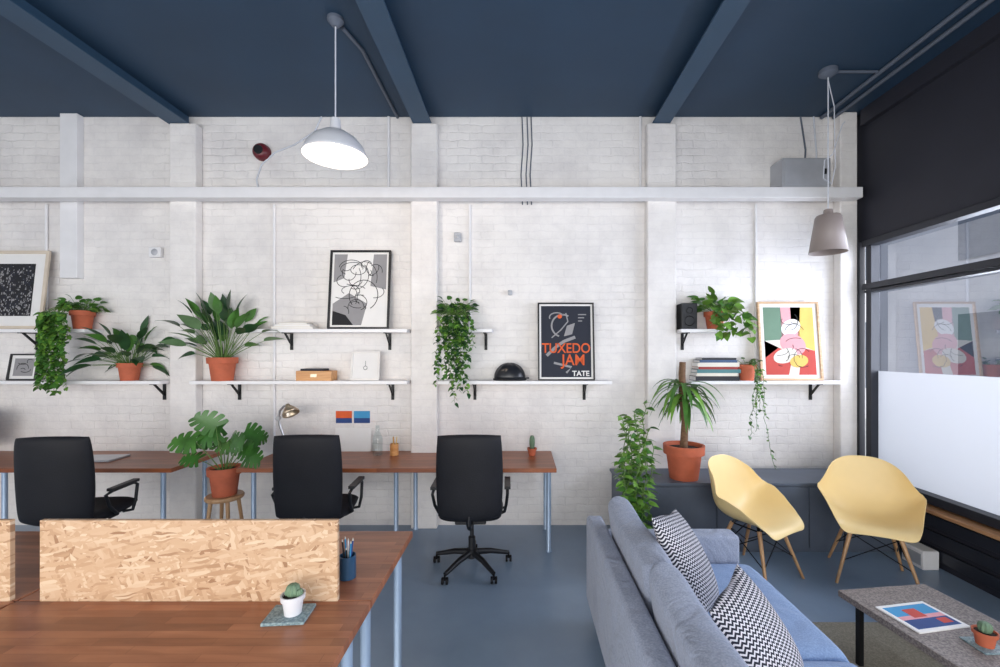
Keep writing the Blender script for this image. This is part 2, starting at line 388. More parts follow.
def build(name,g,mats,parent=None,loc=(0,0,0),rot=(0,0,0),bevel=0,seg=3,subsurf=0,solid=0,angle=38,label=None,cat=None,kind=None,group=None):
    me=bpy.data.meshes.new(name)
    me.from_pydata([tuple(v) for v in g.v],[],g.f)
    if not isinstance(mats,(list,tuple)): mats=[mats]
    for mm in mats: me.materials.append(mm)
    for p,mi in zip(me.polygons,g.m): p.material_index=mi
    bm=bmesh.new(); bm.from_mesh(me)
    bmesh.ops.remove_doubles(bm,verts=bm.verts,dist=0.00005)
    bmesh.ops.recalc_face_normals(bm,faces=bm.faces)
    bm.to_mesh(me); bm.free()
    for p in me.polygons: p.use_smooth=True
    me.set_sharp_from_angle(angle=R(angle))
    o=bpy.data.objects.new(name,me); COL.objects.link(o)
    o.location=loc; o.rotation_euler=rot
    if parent is not None: o.parent=parent
    if solid:
        md=o.modifiers.new('solid','SOLIDIFY'); md.thickness=solid; md.offset=0
    if bevel:
        md=o.modifiers.new('bevel','BEVEL'); md.width=bevel; md.segments=seg; md.limit_method='ANGLE'; md.angle_limit=R(40)
        me.set_sharp_from_angle(angle=R(180)) if bevel>0.015 else None
    if subsurf:
        md=o.modifiers.new('sub','SUBSURF'); md.levels=subsurf; md.render_levels=subsurf
    if label: o['label']=label
    if cat: o['category']=cat
    if kind: o['kind']=kind
    if group: o['group']=group
    return o
def root(name,label,cat,loc=(0,0,0),rot=(0,0,0),group=None):
    e=bpy.data.objects.new(name,None); e.empty_display_size=0.1; COL.objects.link(e)
    e.location=loc; e.rotation_euler=rot; e['label']=label; e['category']=cat
    if group: e['group']=group
    return e
def dup(src,loc,rot,label=None,parent=None):
    c=src.copy(); COL.objects.link(c); c.location=loc; c.rotation_euler=rot
    if label: c['label']=label
    def rec(s_,d_):
        for k in [o for o in list(bpy.data.objects) if o.parent==s_]:
            n=k.copy(); COL.objects.link(n); n.parent=d_
            rec(k,n)
    rec(src,c)
    return c

# ------------------------------------------------------------ room
XR=3.36; XL=-6.6; YB=4.4; ZC=4.08; YF=-2.6
S='structure'
build('floor',G().box(XL-0.1,XR+0.14,YF,YB+0.15,-0.1,0),M['floor'],kind=S)
build('ceiling',G().box(XL-0.1,XR+0.14,YF,YB+0.15,ZC,ZC+0.1),M['ceil'],kind=S)
build('wall_back',G().box(XL,XR,YB,YB+0.15,0,ZC),M['brick'],kind=S)
build('wall_left',G().box(XL-0.1,XL,YF,YB+0.15,0,ZC),M['white'],kind=S)
g=G(); g.box(XR,XR+0.14,YF,YB+0.15,2.80,ZC); g.box(XR,XR+0.14,YF,YB+0.15,0,0.5)
build('wall_right',g,M['darkwall'],kind=S)
for i,(a,b) in enumerate([(-3.43,-3.17),(-1.07,-0.81),(1.245,1.53),(3.13,3.30)]):
    build('trim_%d'%(i+1),G().box(a,b,4.30,YB,0,ZC if i==3 else 3.97),M['pier'],kind=S,bevel=0.012)
for i,(a,b) in enumerate([(-3.45,-3.25),(-1.05,-0.87),(1.30,1.47)]):
    g=G(); g.box(a,b,YF,YB,3.97,3.985); g.box(a+0.06,b-0.06,YF,YB,3.985,ZC)
    build('trim_%d'%(i+5),g,M['beam'],kind=S)
build('trim_8',G().box(XL,3.26,4.18,4.30,3.20,3.30),M['white'],kind=S,bevel=0.005)
build('trim_9',G().box(-4.53,-4.36,4.33,YB,2.46,ZC),M['white'],kind=S,bevel=0.004)
build('trim_10',G().box(XR-0.05,XR,YF,4.28,3.93,ZC),M['darkwall'],kind=S)
build('trim_11',G().box(XR-0.13,XR,YF,3.78,0.455,0.485),M['sill'],kind=S,bevel=0.004)
build('trim_12',G().box(3.30,XR,4.28,YB,0,2.80),M['darkframe'],kind=S,bevel=0.004)
g=G()
for k in range(3): g.box(XR-0.03,XR,YF,4.2,0.06+k*0.13,0.15+k*0.13)
build('baseboard_right',g,M['darkframe'],kind=S,bevel=0.004)

w=bpy.data.objects.new('window_1',None); COL.objects.link(w); w['kind']=S; w.location=(XR,0,0)
g=G()
for z0,z1,d in [(0.5,0.57,0.05),(2.33,2.385,0.05),(2.30,2.325,0.03),(2.745,2.80,0.05)]:
    g.box(-d,0.05,YF,4.26,z0,z1)
for y in (4.2,1.55,-1.1): g.box(-0.035,0.05,y-0.03,y+0.03,0.57,2.745)
build('frame',g,M['darkframe'],parent=w,bevel=0.004)
g=G(); g.add([(0.047,a,b) for a,b in ((YF,.57),(4.25,.57),(4.25,2.75),(YF,2.75))],[(0,1,2,3)]); build('glass',g,M['glass'],parent=w)
g=G()
g.add([(0.037,a,b) for a,b in ((1.58,.57),(4.17,.57),(4.17,1.55),(1.58,1.55))],[(0,1,2,3)])
g.add([(0.037,a,b) for a,b in ((-1.07,.57),(1.52,.57),(1.52,1.55),(-1.07,1.55))],[(0,1,2,3)])
build('frosted_film',g,M['frost'],parent=w)

build('pavement',G().box(XR+0.14,14,-8,22,-0.1,0.0),M['pave'],kind=S)
g=G(); g.box(9,9.3,-8,22,0,6.5)
for k in range(8):
    for zz in (0.8,3.6): g.box(8.96,9,-7+k*3.6,-5.4+k*3.6,zz,zz+1.7,1)
build('wall_street',g,[M['facade'],M['facadewin']],kind=S)

# ------------------------------------------------------------ shelves
def shelf(x0,x1,top,brk,label):
    cx=(x0+x1)/2
    r=root('wall_shelf',label,'shelf',(cx,YB,top))
    build('board',G().box(x0-cx,x1-cx,-0.2,-0.0005,-0.032,0),M['shelf'],parent=r,bevel=0.002)
    for bx in brk:
        g=G(); x=bx-cx
        g.box(x-0.014,x+0.014,-0.012,-0.0005,-0.2,-0.032); g.box(x-0.014,x+0.014,-0.17,-0.0005,-0.04,-0.032)
        g.add([(x-0.006,-0.012,-0.16),(x+0.006,-0.012,-0.16),(x+0.006,-0.14,-0.04),(x-0.006,-0.14,-0.04),(x-0.006,-0.012,-0.13),(x+0.006,-0.012,-0.13),(x+0.006,-0.115,-0.04),(x-0.006,-0.115,-0.04)],
              [(0,1,2,3),(4,7,6,5),(0,4,5,1),(0,3,7,4),(1,5,6,2)])
        build('bracket',g,M['blackmetal'],parent=r)
    return r
LO=1.453; UP=1.95
shelf(-6.0,-3.44,LO,[-3.55,-5.3],'long white wall shelf on black brackets')
shelf(-5.9,-4.16,UP,[-4.82,-5.7],'upper white wall shelf on black brackets')
shelf(-3.16,-1.08,LO,[-2.80,-1.27],'long white wall shelf between two brick piers')
shelf(-2.60,-1.08,UP,[-2.28,-1.30],'shorter white wall shelf above a longer one')
shelf(-0.79,0.88,LO,[-0.45,0.64],'white wall shelf holding helmet and poster')
shelf(-0.80,-0.27,UP,[-0.34],'short white wall shelf holding trailing ivy')
shelf(1.63,3.125,LO,[2.90,1.72],'white wall shelf holding books and print')
shelf(1.54,2.05,UP,[1.62],'short white wall shelf with speaker and plant')

# ------------------------------------------------------------ picture frames
def frame(x0,x1,zb,h,fm,fw,matw,art,mats,label,yb=4.27,lean=0.10,name='picture_frame',mat_m=None,dep=0.02):
    W=x1-x0
    r=root(name,label,'picture',((x0+x1)/2,yb,zb),(-lean,0,0))
    g=G(); a=W/2
    g.box(-a,a,-dep,0,0,fw); g.box(-a,a,-dep,0,h-fw,h); g.box(-a,-a+fw,-dep,0,fw,h-fw); g.box(a-fw,a,-dep,0,fw,h-fw)
    build('frame',g,fm,parent=r,bevel=0.002)
    build('mount_board',G().box(-a+fw,a-fw,-0.006,-0.001,fw,h-fw),mat_m or M['paper'],parent=r)
    g=G(); iw=W/2-fw-matw; z0=fw+matw; z1=h-fw-matw
    art(g,iw,z0,z1); build('print',g,mats,parent=r)
    return r
def arc(cx,cz,rx,rz,a0,a1,n=24): return [(cx+rx*math.cos(R(a0+(a1-a0)*i/n)),cz+rz*math.sin(R(a0+(a1-a0)*i/n))) for i in range(n+1)]
def L_(k): return -0.0065-0.0006*k
def wob(g,seed,n,iw,z0,z1,m,w,k=2,rs=(.12,.36)):
    rd=random.Random(seed)
    for i in range(n):
        cx=rd.uniform(-iw*.6,iw*.6); cz=rd.uniform(z0+(z1-z0)*.15,z0+(z1-z0)*.85)
        r1=rd.uniform(*rs)*iw*2; a=rd.uniform(0,360); sp=rd.uniform(80,200)
        pts=[(max(-iw*.95,min(iw*.95,x)),max(z0+.01,min(z1-.01,z))) for x,z in arc(cx,cz,r1,r1*rd.uniform(.4,1.3),a,a+sp)]
        g.ribbon(pts,w,L_(k),m)
def art_line(g,iw,z0,z1):
    g.poly([(-iw,z0),(iw,z0),(iw,z1),(-iw,z1)],L_(0),0)
    H=z1-z0
    g.poly([(-iw,z0),(iw*.1,z0),(iw*.3,z0+H*.3),(-iw*.4,z0+H*.45),(-iw,z0+H*.3)],L_(1),2)
    g.poly([(iw*.4,z0+H*.55),(iw,z0+H*.5),(iw,z1),(iw*.5,z1)],L_(1),2)
    g.poly([(-iw,z0+H*.6),(-iw*.6,z0+H*.66),(-iw*.5,z1),(-iw,z1)],L_(1),2)
    g.poly([(-iw,z0),(-iw*.2,z0),(-iw*.5,z0+H*.14),(-iw,z0+H*.2)],L_(2),1)
    wob(g,5,26,iw,z0,z1,1,0.006,3,(.06,.3))
    g.ribbon(arc(-0.02,z0+H*.78,.075,.05,0,360),0.006,L_(4),1)
    g.ribbon(arc(0.04,z0+H*.42,.14,.15,-60,220),0.007,L_(4),1)
frame(-1.865,-1.27,UP,0.785,M['blackframe'],0.02,0.02,art_line,[M['paper'],M['ink'],M['greyink']],'black-framed ink line drawing leaning on shelf')
def art_poster(g,iw,z0,z1):
    H=z1-z0
    g.poly([(-iw,z0),(iw,z0),(iw,z1),(-iw,z1)],L_(0),0)
    g.ribbon(arc(-0.09,z0+H*.84,.07,.045,20,200),0.012,L_(1),1)
    g.ribbon(arc(-0.03,z0+H*.72,.11,.11,60,250),0.016,L_(1),1)
    g.ribbon([(-0.14,z0+H*.55),(-0.05,z0+H*.66),(0.02,z0+H*.78),(0.0,z0+H*.9)],0.012,L_(2),1)
    g.ribbon([(-0.19,z0+H*.3),(-0.1,z0+H*.42),(-0.02,z0+H*.5),(0.09,z0+H*.56)],0.03,L_(1),1)
    g.ribbon([(0.0,z0+H*.06),(0.05,z0+H*.14),(-0.12,z0+H*.2)],0.022,L_(1),1)
    g.poly([(-0.02,z0+H*.57),(0.06,z0+H*.6),(0.09,z0+H*.76),(0.01,z0+H*.72)],L_(2),1)
    for k in range(3): g.box(0.12,0.20-0.02*k,L_(3),L_(1),z0+H*(.87-.045*k),z0+H*(.885-.045*k),1)
    g.ell(-0.06,z0+H*.85,.022,.02,L_(3),2)
po=frame(0.175,0.725,LO,0.765,M['blackframe'],0.014,0.018,art_poster,[M['navyprint'],M['greyink'],M['orange']],'black-framed dark art poster with orange lettering',name='framed_poster')
def text_part(txt,size,mat,parent,x,z,y=-0.0105,name='lettering',sx=1):
    cu=bpy.data.curves.new('t','FONT'); cu.body=txt; cu.size=size; cu.align_x='CENTER'; cu.extrude=0.0004
    cu.offset=0.0016
    o=bpy.data.objects.new('t',cu); COL.objects.link(o); bpy.context.view_layer.update()
    me=bpy.data.meshes.new_from_object(o.evaluated_get(bpy.context.evaluated_depsgraph_get()))
    bpy.data.objects.remove(o); me.materials.clear(); me.materials.append(mat)
    for v in me.vertices: v.co.x*=sx
    q=bpy.data.objects.new(name,me); COL.objects.link(q); q.parent=parent; q.location=(x,y,z); q.rotation_euler=(R(90),0,0)
    return q
text_part('TUXEDO',0.135,M['orange'],po,0.0,0.27,sx=.86)
text_part('JAM',0.15,M['orange'],po,0.07,0.15,sx=.9)
text_part('TATE',0.07,M['paper'],po,0.14,0.045)
def art_col(g,iw,z0,z1):
    H=z1-z0
    g.poly([(-iw,z0),(iw,z0),(iw,z1),(-iw,z1)],L_(0),5)
    g.poly([(-iw,z0+H*.5),(-iw*.2,z0+H*.52),(-iw*.3,z1),(-iw,z1)],L_(1),4)
    g.poly([(iw*.3,z0+H*.45),(iw,z0+H*.35),(iw,z1),(iw*.5,z1)],L_(1),3)
    g.poly([(-iw*.3,z0+H*.55),(iw*.4,z0+H*.5),(iw*.5,z1),(-iw*.3,z1)],L_(1),2)
    g.poly([(-iw,z0),(-iw*.1,z0),(iw*.1,z0+H*.3),(-iw,z0+H*.5)],L_(1),1)
    g.poly([(iw*.3,z0),(iw,z0),(iw,z0+H*.35),(iw*.5,z0+H*.4)],L_(1),1)
    g.ell(0.02,z0+H*.70,.10,.075,L_(2),0,0.5); g.ell(0.03,z0+H*.45,.13,.10,L_(3),2,-0.4)
    g.ell(-0.05,z0+H*.28,.12,.07,L_(4),5,0.3); g.ell(0.08,z0+H*.2,.09,.06,L_(5),3,0.2)
    wob(g,9,14,iw,z0,z1,6,0.005,6,(.06,.26))
frame(2.335,2.935,LO,0.775,M['oakframe'],0.02,0.035,art_col,[M['paper'],M['redp'],M['pink'],M['yellowp'],M['greenp'],M['bookwhite'],M['ink']],'thin oak frame with colourful abstract print',)
def art_city(g,iw,z0,z1):
    g.poly([(-iw,z0),(iw,z0),(iw,z1),(-iw,z1)],L_(0),0)
    rd=random.Random(3)
    for i in range(900):
        x=rd.uniform(-iw,iw-.02); z=rd.uniform(z0,z1-.03); a=rd.uniform(.004,.016); b=rd.uniform(.005,.025)
        g.poly([(x,z),(x+a,z),(x+a,z+b),(x,z+b)],L_(1+i*0.002),rd.choice([1,0,2,2,1]))
frame(-5.35,-4.63,UP,0.78,M['creamframe'],0.03,0.10,art_city,[M['ink'],M['greyink'],M['navyprint']],'cream-framed monochrome photograph leaning on shelf')
def art_small(g,iw,z0,z1):
    g.poly([(-iw,z0),(iw,z0),(iw,z1),(-iw,z1)],L_(0),0); wob(g,2,5,iw,z0,z1,1,0.006)
frame(-4.97,-4.69,LO,0.26,M['blackframe'],0.014,0.03,art_small,[M['greyink'],M['ink']],'small dark frame on the lower shelf',lean=0.15)
def art_dot(g,iw,z0,z1):
    c=(z0+z1)/2
    g.poly([(-iw,z0),(iw,z0),(iw,z1),(-iw,z1)],L_(0),0); g.ribbon(arc(0,c-.02,.018,.018,0,360),.004,L_(1),1); g.box(-.0015,.0015,L_(2),L_(0),c+.0,c+.05,1)
frame(-1.645,-1.365,LO,0.285,M['whiteframe'],0.018,0.03,art_dot,[M['paper'],M['ink']],'small white frame on the lower shelf',lean=0.15)

for (a,b,ms,lb) in [(-1.84,-1.68,(M['orange'],M['darkblue']),'orange and blue postcard stuck to brick wall'),(-1.66,-1.50,(M['bluep'],M['darkblue']),'blue postcard stuck to brick wall')]:
    g=G(); g.box(a,b,4.397,4.4,1.02,1.14,1); g.box(a,b,4.3955,4.397,1.07,1.14,0)
    build('postcard',g,list(ms),label=lb,cat='postcard',group='postcards above the desk')
build('paper_sheet',G().box(-0.18,0.18,-0.003,0,0,0.23),M['paper'],loc=(-1.66,4.36,0.745),rot=(-0.13,0,0),label='blank white paper sheet leaning on wall',cat='paper')

# ------------------------------------------------------------ plants
def pot_prof(r,h):
    return [(0.0,0),(r*0.70,0),(r*0.86,h*0.72),(r*0.9,h*0.74),(r*1.0,h*0.74),(r*1.02,h),(r*0.9,h),(r*0.86,h*0.9),(r*0.8,h*0.88)]
def plant_root(name,label,loc,r,h,potm=None,cat='plant'):
    rt=root(name,label,cat,loc)
    build('pot',G().lathe(pot_prof(r,h),36),potm or M['terra'],parent=rt)
    build('soil',G().lathe([(0,h*0.9),(r*0.5,h*0.905),(r*0.85,h*0.89)],28),M['soil'],parent=rt)
    return rt
def bushy(rt,z0,n,stemL,lL,lW,kind,mats,ymax=None,elev=(25,85),droop=0.9,seed=1,ysc=0.7,srad=0.004,xoff=0,sd=0.25,fold=0.12):
    rd=random.Random(seed); gs=G(); gl=G()
    for i in range(n):
        az=2*math.pi*(i*0.618+rd.uniform(-.05,.05)); el=R(rd.uniform(*elev)); sl=stemL*rd.uniform(.45,1.1)
        d=Vector((math.cos(az)*math.cos(el)+xoff,math.sin(az)*math.cos(el)*ysc,math.sin(el))).normalized()
        p=Vector((math.cos(az)*.02,math.sin(az)*.02,z0)); pts=[p.copy()]
        for k in range(5):
            d=(d+Vector((0,0,-1))*sd/5).normalized(); p=p+d*sl/5
            if ymax is not None and p.y>ymax: p.y=ymax-.01
            pts.append(p.copy())
        gs.tube(pts,[srad*(1-.1*k) for k in range(6)],6)
        s=rd.uniform(.7,1.15)
        if kind=='monstera':
            dd=Vector((math.copysign(.45,d.x)+d.x*1.0+rd.uniform(-.3,.3),-rd.uniform(.1,.5),rd.uniform(-.45,.6))).normalized()
            nrm=Vector((rd.uniform(-.35,.35),-0.75,rd.uniform(.35,.9)))
            gl.leaf(p,dd,lL*s,lW*s,droop,kind,m=rd.randrange(len(mats)),side=tuple(dd.cross(nrm)))
        else:
            gl.leaf(p,d,lL*s,lW*s,droop*rd.uniform(.6,1.3),kind,fold,m=rd.randrange(len(mats)),ymax=ymax,roll=rd.uniform(-.9,.9))
    build('stems',gs,M['stem'],parent=rt); build('foliage',gl,mats,parent=rt,angle=180)
def trail(rt,z0,strands,yfront,xr,zlow,mats,seed,lw=0.05,step=0.03,rmound=0.12,mound=40,ymax=0.08,thin=0.0016,per=2,power=1.7,bias=0.0):
    rd=random.Random(seed); gs=G(); gl=G()
    for i in range(mound):
        az=rd.uniform(0,6.283); d=Vector((math.cos(az)*1.15,math.sin(az)*.7,rd.uniform(.1,1)))
        p=Vector((0,0,z0))+d.normalized()*rd.uniform(.3,1)*rmound
        p.y=min(p.y,ymax-.02)
        gs.tube([(0,0,z0-.02),tuple(p)],thin,5); gl.leaf(p,d,lw*1.2,lw,0.8,'heart',m=rd.randrange(len(mats)),n=5,ymax=ymax,roll=rd.uniform(-.8,.8))
    for i in range(strands):
        xt=rd.uniform(*xr); u=rd.uniform(0,1)
        ze=zlow+(z0-zlow)*u**power*0.85
        yf=yfront-rd.uniform(0,.07)
        pts=[Vector((0,0,z0-.01)),Vector((xt*.4,yf*.6,z0+rd.uniform(.02,.09))),Vector((xt*.8,yf,z0-.03))]
        z=z0-.03; x=xt*.85; drift=rd.uniform(-.005,.005)+bias
        while z>ze:
            z-=step; x+=rd.uniform(-.013,.013)+drift
            pts.append(Vector((x,yf+rd.uniform(-.008,.008),z)))
        gs.tube(pts,thin,5)
        for p in pts[1:]:
            for q in range(per):
                if rd.random()<.18: continue
                az=rd.uniform(-math.pi,0); d=Vector((math.cos(az),math.sin(az)*.8,rd.uniform(-.6,.3)))
                gl.leaf(p,d,lw*rd.uniform(.6,1.25),lw*rd.uniform(.6,1),1.0,'heart',m=rd.randrange(len(mats)),n=5,roll=rd.uniform(-.8,.8))
    build('stems',gs,M['stem'],parent=rt); build('foliage',gl,mats,parent=rt,angle=180)
A,B,C,D_=M['leafA'],M['leafB'],M['leafC'],M['leafD']
YS=4.295
p=plant_root('potted_plant','leafy dark green plant in terracotta pot on shelf',(-3.81,YS,LO),0.10,0.17)
bushy(p,0.14,52,0.29,0.22,0.085,'lance',[A,A,B],ymax=0.085,elev=(5,80),seed=3,ysc=.7)
p=plant_root('potted_plant','tall broad-leaved plant in terracotta pot on shelf',(-2.88,4.26,LO),0.13,0.225)
bushy(p,0.19,50,0.46,0.22,0.105,'lance',[A,A,D_,B],ymax=0.11,elev=(28,86),seed=5,xoff=-.14,ysc=.6,srad=.0045)
p=plant_root('potted_monstera','monstera in terracotta pot on wooden stool',(-2.55,3.8,0.5),0.13,0.24)
bushy(p,0.2,15,0.40,0.16,0.20,'monstera',[M['leafM'],B,M['leafM']],elev=(36,86),seed=8,srad=.005,ysc=.55,droop=.5)
p=plant_root('potted_ivy','trailing ivy in terracotta pot spilling off shelf',(-4.27,YS,UP),0.095,0.18)
trail(p,0.17,26,-0.17,(-.22,.05),-0.62,[B,C,B],11,lw=.055,rmound=.19,mound=60,power=1.0,per=2)
p=plant_root('potted_ivy','dense trailing ivy spilling over a short shelf',(-0.62,YS,UP),0.09,0.13,M['whiteframe'])
trail(p,0.14,30,-0.15,(-.17,.19),-0.82,[B,C,A],12,lw=.05,rmound=.21,mound=90,power=.75,per=2)
p=plant_root('potted_pothos','bright pothos in terracotta pot on short shelf',(1.90,YS,UP),0.10,0.17)
trail(p,0.17,16,-0.14,(-.12,.34),-0.12,[C,B,C],13,lw=.095,rmound=.22,mound=44,step=.045,power=.9,per=1)
p=plant_root('potted_trailing_plant','small terracotta pot with thin trailing stems',(2.215,YS,LO),0.085,0.155)
trail(p,0.14,7,-0.17,(-.06,.08),-0.84,[B,D_,C],14,lw=.038,rmound=.12,mound=14,step=.034,thin=.0021,power=2.2,per=1)
p=plant_root('potted_palm','spiky dracaena with thick trunk in terracotta pot',(1.47,3.95,0.6),0.175,0.30)
build('trunk',G().tube([(0,0,.26),(0.01,0,.5),(-0.01,0,.72),(-.015,0,.93),(-.01,0,1.04)],[.035,.03,.032,.03,.028],12),M['bark'],parent=p)
gl=G(); rd=random.Random(21)
for (cx,cz,n,el) in [(-.01,.82,20,(5,55)),(0.0,.74,16,(-5,45)),(0.03,.66,8,(10,50))]:
    for i in range(n):
        az=2*math.pi*i*.618; e=R(rd.uniform(*el)); s=rd.uniform(.75,1.1)
        gl.leaf((cx,0,cz),(math.cos(az)*math.cos(e),math.sin(az)*math.cos(e)*.9,math.sin(e)),.42*s,.046,2.1,'strap',.25,m=rd.randrange(3),n=9)
build('foliage',gl,[B,C,B],parent=p,angle=180)
p=plant_root('potted_climber','tall leafy climber in terracotta pot on floor',(0.90,3.42,0),0.14,0.25)
gs=G(); gl=G(); rd=random.Random(31)
for i in range(12):
    bx,by=rd.uniform(-.06,.06),rd.uniform(-.06,.06); top=rd.uniform(.75,1.31) if i>3 else rd.uniform(1.22,1.33); pts=[]
    z=.2; x,y=bx,by
    while z<top:
        pts.append(Vector((x,y,z))); z+=.045; x+=rd.uniform(-.02,.02)+(bx*2.2-x)*.1; y+=rd.uniform(-.02,.02)+(by*2-y)*.1
    gs.tube(pts,.0035,5)
    for q in pts[2:]:
        for k in range(2):
            az=rd.uniform(0,6.28); gl.leaf(q,(math.cos(az),math.sin(az),.3),.085,.048,.8,'lance',m=rd.randrange(3),n=5,roll=rd.uniform(-.8,.8))
build('stems',gs,M['stem'],parent=p); build('foliage',gl,[B,C,C],parent=p,angle=180)
def cactus(loc,r,h,ch,label,potm,lobes=1,name='potted_cactus'):
    p=plant_root(name,label,loc,r,h,potm)
    g=G()
    def body(cx,cy,z,rr,hh):
        def f(a,b_):
            q=2*math.pi*a; t=b_*math.pi; w=rr*math.sin(t)**.6*(1+.09*math.cos(q*9)) if 0<b_<1 else 0
            return (cx+w*math.cos(q),cy+w*math.sin(q),z+hh*(1-math.cos(t))/2)
        g.grid(f,54,14)
    body(0,0,h*.85,r*.55,ch)
    if lobes>1: body(r*.5,0,h*.85,r*.36,ch*.6); body(-r*.45,.005,h*.85,r*.32,ch*.5)
    build('cactus_body',g,M['cactus'],parent=p,angle=180)
    return p
cactus((-0.846,1.64,0.7575),0.042,0.072,0.048,'small cactus in white pot on slate coaster',M['enamel'],3)
cactus((0.115,4.2,0.745),0.045,0.07,0.13,'tall small cactus in terracotta pot on desk',M['terra'])

# ------------------------------------------------------------ wall desks
def leg_g(h,r=0.02):
    return G().lathe([(0,0),(r*1.25,0),(r*1.25,.012),(r,.02),(r,h-.02),(r*1.6,h-.015),(r*1.6,h),(0,h)],20)
def desk(x0,x1,y0,y1,h,th,mat,legs,label,name='desk',legr=.02,group=None):
    cx,cy=(x0+x1)/2,(y0+y1)/2
    r=root(name,label,'desk',(cx,cy,0),group=group)
    build('desktop',G().box(x0-cx,x1-cx,y0-cy,y1-cy,h-th,h),mat,parent=r,bevel=.003)
    for lx,ly in legs: build('leg',leg_g(h-th,legr),M['leg'],parent=r,loc=(lx-cx,ly-cy,0))
    return r
desk(-2.40,0.31,3.72,4.38,.745,.036,M['desk'],[(-2.3,3.8),(-2.3,4.3),(-1.12,3.98),(-1.02,4.3),(.25,3.82),(.25,4.3)],'long wooden desk with grey-blue legs against wall')
desk(-6.1,-2.95,3.72,4.38,.745,.036,M['desk'],[(-3.08,3.8),(-3.08,4.3),(-4.45,3.8),(-5.9,3.8),(-5.9,4.3)],'wooden desk with grey-blue legs holding laptop')

r=root('stool','small round wooden stool under monstera pot','stool',(-2.55,3.8,0))
build('seat',G().lathe([(0,.465),(.14,.465),(.147,.475),(.147,.49),(.14,.5),(0,.5)],40),M['paleoak'],parent=r)
for k in range(4):
    a=R(45+90*k); build('leg',G().tube([(math.cos(a)*.10,math.sin(a)*.10,.465),(math.cos(a)*.16,math.sin(a)*.16,0)],[.016,.012],12),M['paleoak'],parent=r)

r=root('laptop','closed silver laptop lying on wooden desk','laptop',(-3.85,4.04,.745),(0,0,.05))
build('body',G().box(-.17,.17,-.12,.12,0,.01),M['alu'],parent=r,bevel=.004); build('lid',G().box(-.17,.17,-.12,.12,.011,.018),M['alu'],parent=r,bevel=.003)
r=root('computer_monitor','black computer monitor on wooden desk','monitor',(-5.22,4.1,.745))
build('screen',G().box(-.27,.27,-.02,.01,.10,.44),M['screen'],parent=r,bevel=.005)
g=G(); g.box(-.02,.02,.01,.03,.005,.25); g.box(-.1,.1,-.07,.08,0,.01); build('stand',g,M['blackplastic'],parent=r,bevel=.003)

r=root('desk_lamp','small silver jointed desk lamp on wooden desk','lamp',(-2.22,4.16,.745))
build('base',G().lathe([(0,0),(.075,0),(.075,.014),(.02,.022),(.01,.03),(0,.03)],28),M['steel'],parent=r)
g=G(); g.tube([(0,0,.02),(-.01,0,.18),(-.045,-.005,.28),(-.06,-.01,.36),(-.045,-.012,.43),(-.005,-.016,.475),(.045,-.025,.485)],.011,10)
for q in ((-.01,0,.18),(-.06,-.01,.36)): g.lathe([(0,-.02),(.02,-.02),(.02,.02),(0,.02)],16,q,axis='Y')
build('arm',g,M['steel'],parent=r)
build('lamp_shade',G().lathe([(.0,.07),(.018,.068),(.026,.045),(.05,.02),(.072,-.015),(.076,-.035)],28),M['brass'],parent=r,loc=(.062,-.035,.435),rot=(R(-18),R(-32),0),solid=.002)
build('glass_carafe',G().lathe([(0,0.003),(.04,.003),(.045,.01),(.046,.16),(.03,.2),(.018,.23),(.018,.28),(.022,.285)],28),M['bottle'],loc=(-1.36,4.2,.745),label='clear glass carafe standing on desk',cat='bottle')
def pencil_cup(loc,label,cupm,cols,r=.035,h=.10,L=.17,seed=1):
    rt=root('pen_holder',label,'pen holder',loc); rd=random.Random(seed)
    build('cup',G().lathe([(0,.002),(r,.002),(r,h),(r-.003,h),(r-.003,.005),(0,.005)],28),cupm,parent=rt)
    for i,c in enumerate(cols):
        a=i*2.4; x,y=math.cos(a)*r*.3,math.sin(a)*r*.3
        pn=root('pencil','pencil standing in a pen holder','pencil',(loc[0]+x*.5,loc[1]+y*.5,loc[2]+.006),group='pencils in holder')
        l=L*rd.uniform(.85,1.1); dx,dy=x*1.3*l/h*.8,y*1.3*l/h*.8
        t=.93
        build('shaft',G().tube([(0,0,0),(dx*t,dy*t,l*t)],.0038,6),c,parent=pn)
        build('tip',G().tube([(dx*t,dy*t,l*t),(dx,dy,l)],[.0038,.0008],6),M['bookwhite'],parent=pn)
pencil_cup((-1.20,4.2,.745),'wooden cup holding pencils on the desk',M['woodbox'],[M['yellowp'],M['yellowp'],M['woodbox'],M['whiteframe']],seed=4,r=.04,h=.11,L=.2)
pencil_cup((-0.752,1.92,.745),'dark blue pen holder with blue and green pens',M['cupblue'],[M['darkblue'],M['bluep'],M['ink'],M['greenp'],M['ink'],M['bluep'],M['paper']],r=.035,h=.10,L=.155,seed=2)
for k,(w,d,h,mt,lb) in enumerate([(.40,.15,.024,M['bookwhite'],'cream book lying flat on shelf'),(.34,.14,.022,M['paper'],'white book lying flat on a book'),(.27,.13,.018,M['bookwhite'],'thin cream book on top of pile')]):
    z=UP+[0,.024,.046][k]
    g=G(); g.box(-w/2,w/2,-d/2,d/2,0,.004,0); g.box(-w/2,w/2,-d/2,d/2,h-.004,h,0); g.box(-w/2,-w/2+.004,-d/2,d/2,.004,h-.004,0); g.box(-w/2+.004,w/2-.004,-d/2+.005,d/2-.004,.004,h-.004,1)
    build('book',g,[mt,M['paper']],loc=(-2.19,4.3,z),label=lb,cat='book',group='books on the upper shelf')
bk=[(.42,.045,M['bookblack'],'thick black book in a flat pile'),(.40,.03,M['bookwhite'],'cream book in a flat pile'),(.42,.035,M['bookteal'],'teal book in a flat pile'),(.38,.025,M['bookred'],'red book in a flat pile'),(.40,.04,M['bookwhite'],'cream hardback in a flat pile'),(.36,.025,M['bookblue'],'blue book in a flat pile'),(.33,.02,M['bookblack'],'thin black book on top of pile')]
z=LO
